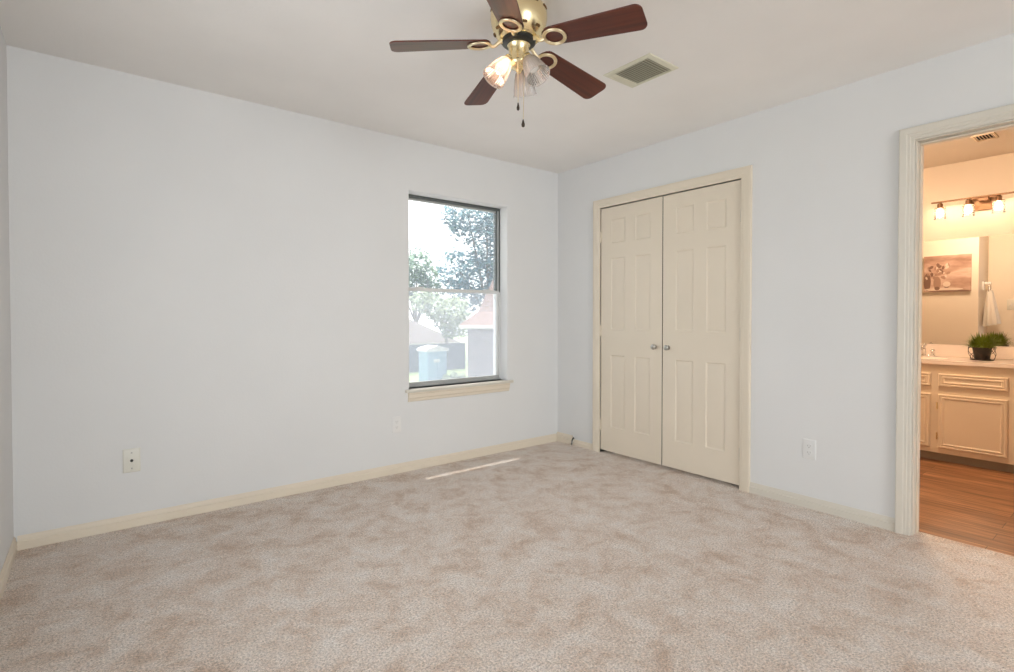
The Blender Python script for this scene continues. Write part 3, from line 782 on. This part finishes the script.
for k in range(620):
    a = rnd.uniform(0, 2 * PI); rr = 0.045 * math.sqrt(rnd.random())
    lean = rnd.uniform(0.05, 1.35); ln = rnd.uniform(0.09, 0.145) * (1 - 0.08 * lean)
    d = Vector((math.cos(a) * math.sin(lean), math.sin(a) * math.sin(lean), math.cos(lean)))
    side = d.cross(Vector((0, 0, 1))).normalized() if lean > 0.02 else Vector((1, 0, 0))
    b = Vector((rr * math.cos(a), rr * math.sin(a), 0.088)); w = rnd.uniform(0.002, 0.0042)
    md = b + d * ln * 0.55 + Vector((0, 0, 0.012)); tp = b + d * ln + Vector((0, 0, -0.012 * lean))
    mb.add([b - side * w * 0.5, b + side * w * 0.5, md + side * w, md - side * w, tp], [(0, 1, 2, 3), (3, 2, 4)])
mb.build('foliage', M['leaf_pot'], pp, smooth=0)

# wall mirror
t = MB().box(XM - 0.006, XM - 0.0005, BY0 + 0.05, BY1 - 0.05, 0.900, 1.796).build('wall_mirror', M['mirror'], smooth=0)
tag(t, 'large frameless wall mirror above the bathroom counter', 'mirror')

# vanity light bar
vl = empty('vanity_light', (XM, 0.950, 2.065))
tag(vl, 'bronze vanity light bar with glowing glass shades above the mirror', 'vanity light')
BX(-0.024, 0, -0.092, 0.092, -0.055, 0.055).build('backplate', M['bronze'], vl, bevel=0.004)
BX(-0.085, -0.024, -0.032, 0.032, 0.012, 0.040).build('arm', M['bronze'], vl, bevel=0.003)
BX(-0.098, -0.072, -0.335, 0.335, 0.040, 0.052).build('bar', M['bronze'], vl, bevel=0.002)
sh = None
for yy in (-0.276, -0.092, 0.092, 0.276):
    if sh is None:
        sh = MB().lathe([(0.036, -0.005), (0.039, -0.020), (0.040, -0.085), (0.042, -0.100)], 28, cap0=False, cap1=False).build('glass_shade', M['vshade'], vl, smooth=60)
        MB().lathe([(0.010, 0.040), (0.012, 0.034), (0.020, 0.030), (0.020, -0.002), (0.038, -0.004), (0.038, -0.008), (0.012, -0.009)], 20).build('socket', M['bronze'], sh, smooth=40)
        MB().lathe([(0.012, -0.010), (0.016, -0.025), (0.024, -0.046), (0.024, -0.060), (0.014, -0.076), (0.001, -0.080)], 18).build('bulb', M['bulb_bath'], sh, smooth=60)
        cur = sh
    else:
        cur = copy_tree(sh, vl)
    cur.location = (-0.085, yy, 0.0)

# unseen lamp added on the bathroom ceiling to brighten cabinet and mirrored walls
fl = empty('added_fill_lamp', (4.42, 1.20, H))
MB().lathe([(0.17, 0), (0.17, -0.02), (0.16, -0.03), (0.02, -0.03)], 32).build('base_ring', M['chrome'], fl)
MB().lathe([(0.155, -0.03), (0.15, -0.06), (0.11, -0.09), (0.05, -0.105), (0.001, -0.108)], 32).build('fill_lamp_glass', emit('fill_lamp_glow', (1.0, 0.74, 0.52), 106.0), fl, smooth=60)
tag(fl, 'added round fill lamp on the bathroom ceiling, out of view', 'fill lamp')

# bathroom ceiling grille
t = empty('exhaust_grille', (5.05, 0.845, H))
mb = MB()
def rc2(o, z): return [(-0.09 + o, -0.062 + o, z), (0.09 - o, -0.062 + o, z), (0.09 - o, 0.062 - o, z), (-0.09 + o, 0.062 - o, z)]
mb.loft([rc2(0, 0), rc2(0, -0.010), rc2(0.012, -0.014), rc2(0.014, -0.003)], False, False)
mb.build('frame', M['cabinet'], t, smooth=25)
MB().add(rc2(0.012, -0.002), [(0, 1, 2, 3)]).build('duct_opening', M['dark'], t)
for k in range(6):
    MB().box(-0.078, 0.078, -0.005, 0.005, -0.001, 0.001, Matrix.Translation((0, -0.042 + k * 0.017, -0.009)) @ Matrix.Rotation(0.7, 4, 'X')).build('louver', M['cabinet'], t)
tag(t, 'small louvred exhaust grille on the bathroom ceiling', 'exhaust grille')

# things on the opposite bath walls, seen in the mirror
t = empty('wall_picture', (XJ, 1.563, 1.622))
tag(t, 'sepia still life canvas of flowers and a bowl, seen in mirror', 'picture')
def mk_canvas():
    m, nt, P, N, LK = new_mat('sepia_canvas')
    P.inputs['Roughness'].default_value = 0.8
    g = tex(N, LK, 'ShaderNodeTexNoise', scale=(1, 2.2, 7), Scale=1.3, Detail=4.0, Roughness=0.55)
    r = ramp(N, [(0.28, srgb(150, 116, 98)), (0.46, srgb(192, 156, 138)), (0.60, srgb(220, 190, 172)), (0.75, srgb(190, 150, 132))])
    LK.new(g.outputs['Fac'], r.inputs['Fac']); LK.new(r.outputs['Color'], P.inputs['Base Color'])
    return m
M['canvas'] = mk_canvas()
for nm, c in (('sep_light', (228, 208, 190)), ('sep_dark', (134, 104, 90)), ('sep_mid', (172, 138, 120))):
    M[nm] = paint(nm + '_paint', srgb(*c), 0.8, 0, 60, 0.2, 0.06)
BX(0, 0.022, -0.208, 0.208, -0.205, 0.205).build('canvas', M['canvas'], t, bevel=0.002)
mb = MB()
def blob(cy_, cz_, ry, rz, mi, x=0.0226, n=18, wob=0.0, tilt=0.0):
    mb.cur = mi
    pts = []
    for i in range(n):
        a = 2 * PI * i / n; k = 1 + wob * math.sin(a * 5)
        y, z = ry * k * math.cos(a), rz * k * math.sin(a)
        pts.append((x, cy_ + y * math.cos(tilt) - z * math.sin(tilt), cz_ + y * math.sin(tilt) + z * math.cos(tilt)))
    mb.add(pts, [tuple(range(n))])
# painted shapes; larger y is the left side of the reflected picture
blob(0.175, -0.09, 0.033, 0.10, 1)
blob(0.03, -0.176, 0.175, 0.016, 0, 0.0227)
blob(-0.02, -0.196, 0.188, 0.008, 1, 0.0228)
blob(0.085, -0.105, 0.034, 0.075, 2, 0.0229); blob(0.085, -0.165, 0.024, 0.02, 1, 0.0230)
blob(0.0, -0.120, 0.034, 0.030, 0, 0.0231); blob(0.0, -0.152, 0.022, 0.010, 1, 0.0230)
for k in range(34):
    blob(0.085 + rnd.uniform(-0.10, 0.10), rnd.uniform(-0.05, 0.11), rnd.uniform(0.008, 0.018), rnd.uniform(0.010, 0.026), rnd.choice((0, 1, 2, 2)), 0.0231 + k * 2e-5, 12, 0.15, rnd.uniform(-1, 1))
mb.build('painted_still_life', [M['sep_light'], M['sep_dark'], M['sep_mid']], t, smooth=0)

t = empty('towel_ring', (3.72, YJ, 1.475))
tag(t, 'white ceramic towel holder on the wall jog, seen in mirror', 'towel holder')
MB().box(-0.045, 0.045, -0.016, 0, -0.045, 0.055).build('wall_mount', M['ceramic'], t, bevel=0.006)
MB().box(-0.014, 0.014, -0.070, -0.016, 0.018, 0.046).build('post', M['ceramic'], t, bevel=0.005)
MB().tube([(0.055 * math.cos(2 * PI * k / 28), -0.058, -0.026 + 0.055 * math.sin(2 * PI * k / 28)) for k in range(28)], 0.0045, 8, closed=True).build('ring', M['chrome'], t, smooth=60)

def towel_mb():
    mb = MB(); n = 48; loops = []
    for k in range(15):
        u = k / 14
        z = 1.425 - 0.365 * u
        rx, ry = 0.040 + 0.055 * u ** 0.7, 0.020 + 0.046 * u ** 0.8
        cy_ = YJ - 0.062 - 0.014 * u
        lp = []
        for i in range(n):
            a = 2 * PI * i / n
            w = 1 + (0.05 + 0.10 * u) * math.sin(a * 6 + 0.6 * u) + 0.05 * u * math.sin(a * 3 + 1)
            dz = -0.030 * u * (0.5 + 0.5 * math.sin(a + 0.4)) if k == 14 else 0
            lp.append((3.72 + rx * w * math.cos(a), cy_ + ry * w * math.sin(a), z + dz))
        loops.append(lp)
    mb.loft(loops, True, True)
    return mb
t = towel_mb().build('hand_towel', M['towel'], smooth=60)
tag(t, 'cream hand towel hanging from the ceramic holder, seen in mirror', 'towel')
t = empty('light_switch', (XB + 0.004, 1.10, 1.27), (0, 0, PI))
plate_mb(0.072, 0.117).build('cover_plate', M['plate_i'], t, smooth=30)
MB().box(-0.014, -0.005, -0.005, 0.005, -0.011, 0.011).build('toggle', M['plate_w'], t, bevel=0.001)
tag(t, 'ivory light switch beside the bathroom doorway, seen in mirror', 'light switch')

# ================================================================== OUTSIDE
struct(BX(-60, 75, 15.5, 90, GZ - 0.2, GZ).build('lawn', M['lawn'], smooth=0), 'sunny green lawn below the window', 'lawn')

struct(BX(-60, 75, -60, 15.5, GZ - 0.2, GZ + 0.04).build('neutral_ground', paint('neutral_ground_grey', (0.32, 0.32, 0.33), 0.9), smooth=0))  # unseen grey ground added so light bouncing indoors stays neutral

def crown_mb(blobs, count, size, rnd):
    mb = MB()
    tot = sum(b[3] ** 2 for b in blobs)
    for (bx, by, bz, br) in blobs:
        for _ in range(int(count * br * br / tot)):
            d = Vector((rnd.gauss(0, 1), rnd.gauss(0, 1), rnd.gauss(0, 1))).normalized()
            p = Vector((bx, by, bz)) + d * br * rnd.uniform(0.55, 1.05)
            u = Vector((rnd.gauss(0, 1), rnd.gauss(0, 1), rnd.gauss(0, 1))).normalized()
            w = u.orthogonal().normalized(); s_ = size * rnd.uniform(0.6, 1.4)
            mb.add([p - u * s_, p + w * s_ * 0.5, p + u * s_, p - w * s_ * 0.5], [(0, 1, 2, 3)])
    return mb
def tree(name, x, y, blobs, trunk_h, trunk_r, count, size, leaf, label, seed, group=None):
    rnd_ = random.Random(seed)
    e = empty(name, (x, y, GZ))
    cy_ = sum(b[0] for b in blobs) / len(blobs)
    pts = [(0, 0, 0), (0.1, 0, trunk_h * 0.4), (cy_ * 0.3, 0, trunk_h * 0.8), (cy_ * 0.6, 0, trunk_h * 1.15)]
    MB().tube(pts, [trunk_r * 1.25, trunk_r, trunk_r * 0.8, trunk_r * 0.45], 10).build('trunk', M['bark'], e, smooth=60)
    for b in blobs[:6]:
        MB().tube([(cy_ * 0.25, 0, trunk_h * 0.75), ((cy_ * 0.25 + b[0]) / 2, b[1] * 0.5, (trunk_h * 0.85 + b[2]) / 2), (b[0], b[1], b[2])], [trunk_r * 0.45, trunk_r * 0.28, trunk_r * 0.1], 7).build('branch', M['bark'], e, smooth=60)
    crown_mb(blobs, count, size, rnd_).build('crown', leaf, e, smooth=0)
    tag(e, label, 'tree')
    return e
tree('tree', 30.7, 42, [(-2.36, 0.0, 13.48, 2.49), (0.26, 0.66, 14.27, 2.88), (2.88, 0.0, 13.74, 3.14), (-0.26, -0.79, 10.86, 2.62), (2.36, 0.0, 10.08, 3.41), (-3.41, 0.0, 8.24, 2.1), (-1.05, 0.39, 7.46, 2.62), (2.1, -0.52, 6.15, 3.14), (-3.93, 0.0, 13.09, 1.31), (-2.88, 0.26, 5.88, 1.97), (4.98, 0.0, 7.98, 2.88), (4.45, 0.39, 15.58, 2.36)],
     4.6, 0.40, 9500, 0.25, M['leaf_blue'], 'tall blue-green tree rising behind the brick house', 11)
tree('tree', 27.1, 50, [(0.0, 0.0, 9.46, 1.67), (-1.55, 0.0, 8.46, 1.67), (1.55, 0.0, 8.12, 1.44), (0.22, 0.44, 7.01, 1.78), (-1.89, 0.0, 6.46, 1.55), (1.89, 0.0, 6.57, 1.33), (-2.89, 0.0, 9.57, 1.11)],
     4.0, 0.25, 2600, 0.25, M['leaf_green'], 'small fresh green tree above the pale roof on the left', 12)
tree('garden_tree', 22.2, 36, [(0, 0, 4.0, 1.3), (-1.2, 0, 4.6, 1.1), (1.0, 0.2, 4.4, 1.2), (-2.3, 0, 5.0, 0.9), (0.2, -0.3, 3.0, 1.1), (1.2, 0, 3.0, 1.0)],
     2.6, 0.14, 2200, 0.18, M['leaf_pale'], 'low pale yellow-green tree behind the garden fence', 13)
def bush(x, y, r, h, label, seed):
    e = empty('shrub', (x, y, GZ)); rnd_ = random.Random(seed)
    for q in range(4):
        a = q * PI / 2
        MB().tube([(0, 0, 0), (r * 0.4 * math.cos(a), r * 0.4 * math.sin(a), h * 0.6)], [0.03, 0.012], 6).build('stem', M['bark'], e)
    crown_mb([(0, 0, h * 0.5, h * 0.55), (-r * 0.6, 0, h * 0.42, h * 0.45), (r * 0.6, 0, h * 0.42, h * 0.45)], 900, 0.09, rnd_).build('foliage', M['leaf_pale'], e, smooth=0)
    tag(e, label, 'shrub')
bush(16.55, 26.0, 0.9, 0.55, 'low light green shrub at the foot of the fence', 21)

# brick house with hip roof
hx, hy = 16.15, 24.0
hb = empty('brick_house', (hx, hy, GZ), (0, 0, -0.66))
tag(hb, 'brick house with pink-tan hip roof at the right of the window view', 'house')
EZ = 0.66 - GZ                                               # eave height above the ground
BX(0, 11, 0, 9, 0, EZ - 0.05).build('wall', M['brick'], hb, smooth=0)
mb = MB()
ex0, ex1, ey0, ey1 = -0.45, 11.45, -0.45, 9.45
base = [(ex0, ey0, EZ), (ex1, ey0, EZ), (ex1, ey1, EZ), (ex0, ey1, EZ)]
mid_ = [(ex0 + 1.0, ey0 + 1.0, EZ + 0.75), (ex1 - 1.0, ey0 + 1.0, EZ + 0.75), (ex1 - 1.0, ey1 - 1.0, EZ + 0.75), (ex0 + 1.0, ey1 - 1.0, EZ + 0.75)]
topr = [(ex0 + 3.3, ey0 + 4.8, EZ + 6.2), (ex1 - 3.3, ey0 + 4.8, EZ + 6.2), (ex1 - 3.3, ey0 + 5.0, EZ + 6.2), (ex0 + 3.3, ey0 + 5.0, EZ + 6.2)]
mb.loft([base, mid_, topr])
mb.build('roof', M['shingle'], hb, smooth=0)
BX(ex0, ex1, ey0, ey0 + 0.03, EZ - 0.18, EZ).build('fascia', M['soffit'], hb)
BX(ex0, ex0 + 0.03, ey0 + 0.03, ey1, EZ - 0.18, EZ).build('fascia', M['soffit'], hb)

# pale roofed house beyond
nb = empty('pale_roof_house', (17.2, 38, GZ))
tag(nb, 'low house with wide pale hip roof at the left of the window view', 'house')
BX(-6, 6.2, 0.4, 8, 0, 1.55).build('wall', M['tan'], nb, smooth=0)
mb = MB()
e0, e1, ez, rz_ = -8.0, 7.6, 1.62, 5.5
for dz in (0.0, -0.14):
    b = [(e0, 0, ez + dz), (e1, 0, ez + dz), (e1, 8.8, ez + dz), (e0, 8.8, ez + dz), (e0, 4.4, rz_ + dz), (0.4, 4.4, rz_ + dz)]
    mb.add(b, [(0, 1, 5, 4), (1, 2, 5), (2, 3, 4, 5), (0, 4, 3)])
mb.build('roof', M['shingle_p'], nb, smooth=0)
BX(e0, e1, -0.03, 0, ez - 0.16, ez + 0.01).build('fascia', M['soffit'], nb)
BX(e1, e1 + 0.03, 0, 8.8, ez - 0.16, ez + 0.01).build('fascia', M['soffit'], nb)
MB().lathe([(0.20, 0), (0.20, 0.55), (0.30, 0.56), (0.30, 0.62), (0.02, 0.72)], 16, Matrix.Translation((1.2, 2.6, 3.85))).build('roof_vent', M['fence'], nb, smooth=40)

# fence
fe = empty('garden_fence', (12.2, 31.6, GZ))
tag(fe, 'weathered grey board fence closing the back garden', 'fence')
mb = MB()
for k in range(68):
    x = -1.0 + k * 0.145
    mb.box(x, x + 0.138, 0, 0.02, 0.04, 1.92 + 0.01 * math.sin(k * 1.7))
mb.build('boards', M['fence'], fe, smooth=0)
for k in range(5): BX(-0.95 + k * 2.2, -0.9 + k * 2.2, 0.03, 0.13, 0, 1.95).build('post', M['fence'], fe)
for z in (0.4, 1.5): BX(-1.0, 8.86, 0.02, 0.06, z, z + 0.09).build('rail', M['fence'], fe)

# small blue shed
sd = empty('garden_shed', (15.68, 27.0, GZ))
tag(sd, 'small blue garden shed with white lid in front of the fence', 'shed')
BX(-0.66, 0.66, -0.5, 0.5, 0, 1.80).build('body', M['shed'], sd, bevel=0.02)
for s0, s1 in ((-0.62, -0.02), (0.02, 0.62)): BX(s0, s1, -0.53, -0.5, 0.08, 1.66).build('door', M['shed'], sd, bevel=0.01)
MB().loft([[(-0.76, y, 1.80), (0.76, y, 1.80), (0.72, y, 1.95), (0, y, 2.14), (-0.72, y, 1.95)] for y in (-0.62, 0.62)]).build('roof', M['shedlid'], sd, smooth=0)
BX(-0.25, 0.15, -0.55, -0.53, 1.15, 1.35).build('sign_plate', M['shedlid'], sd)
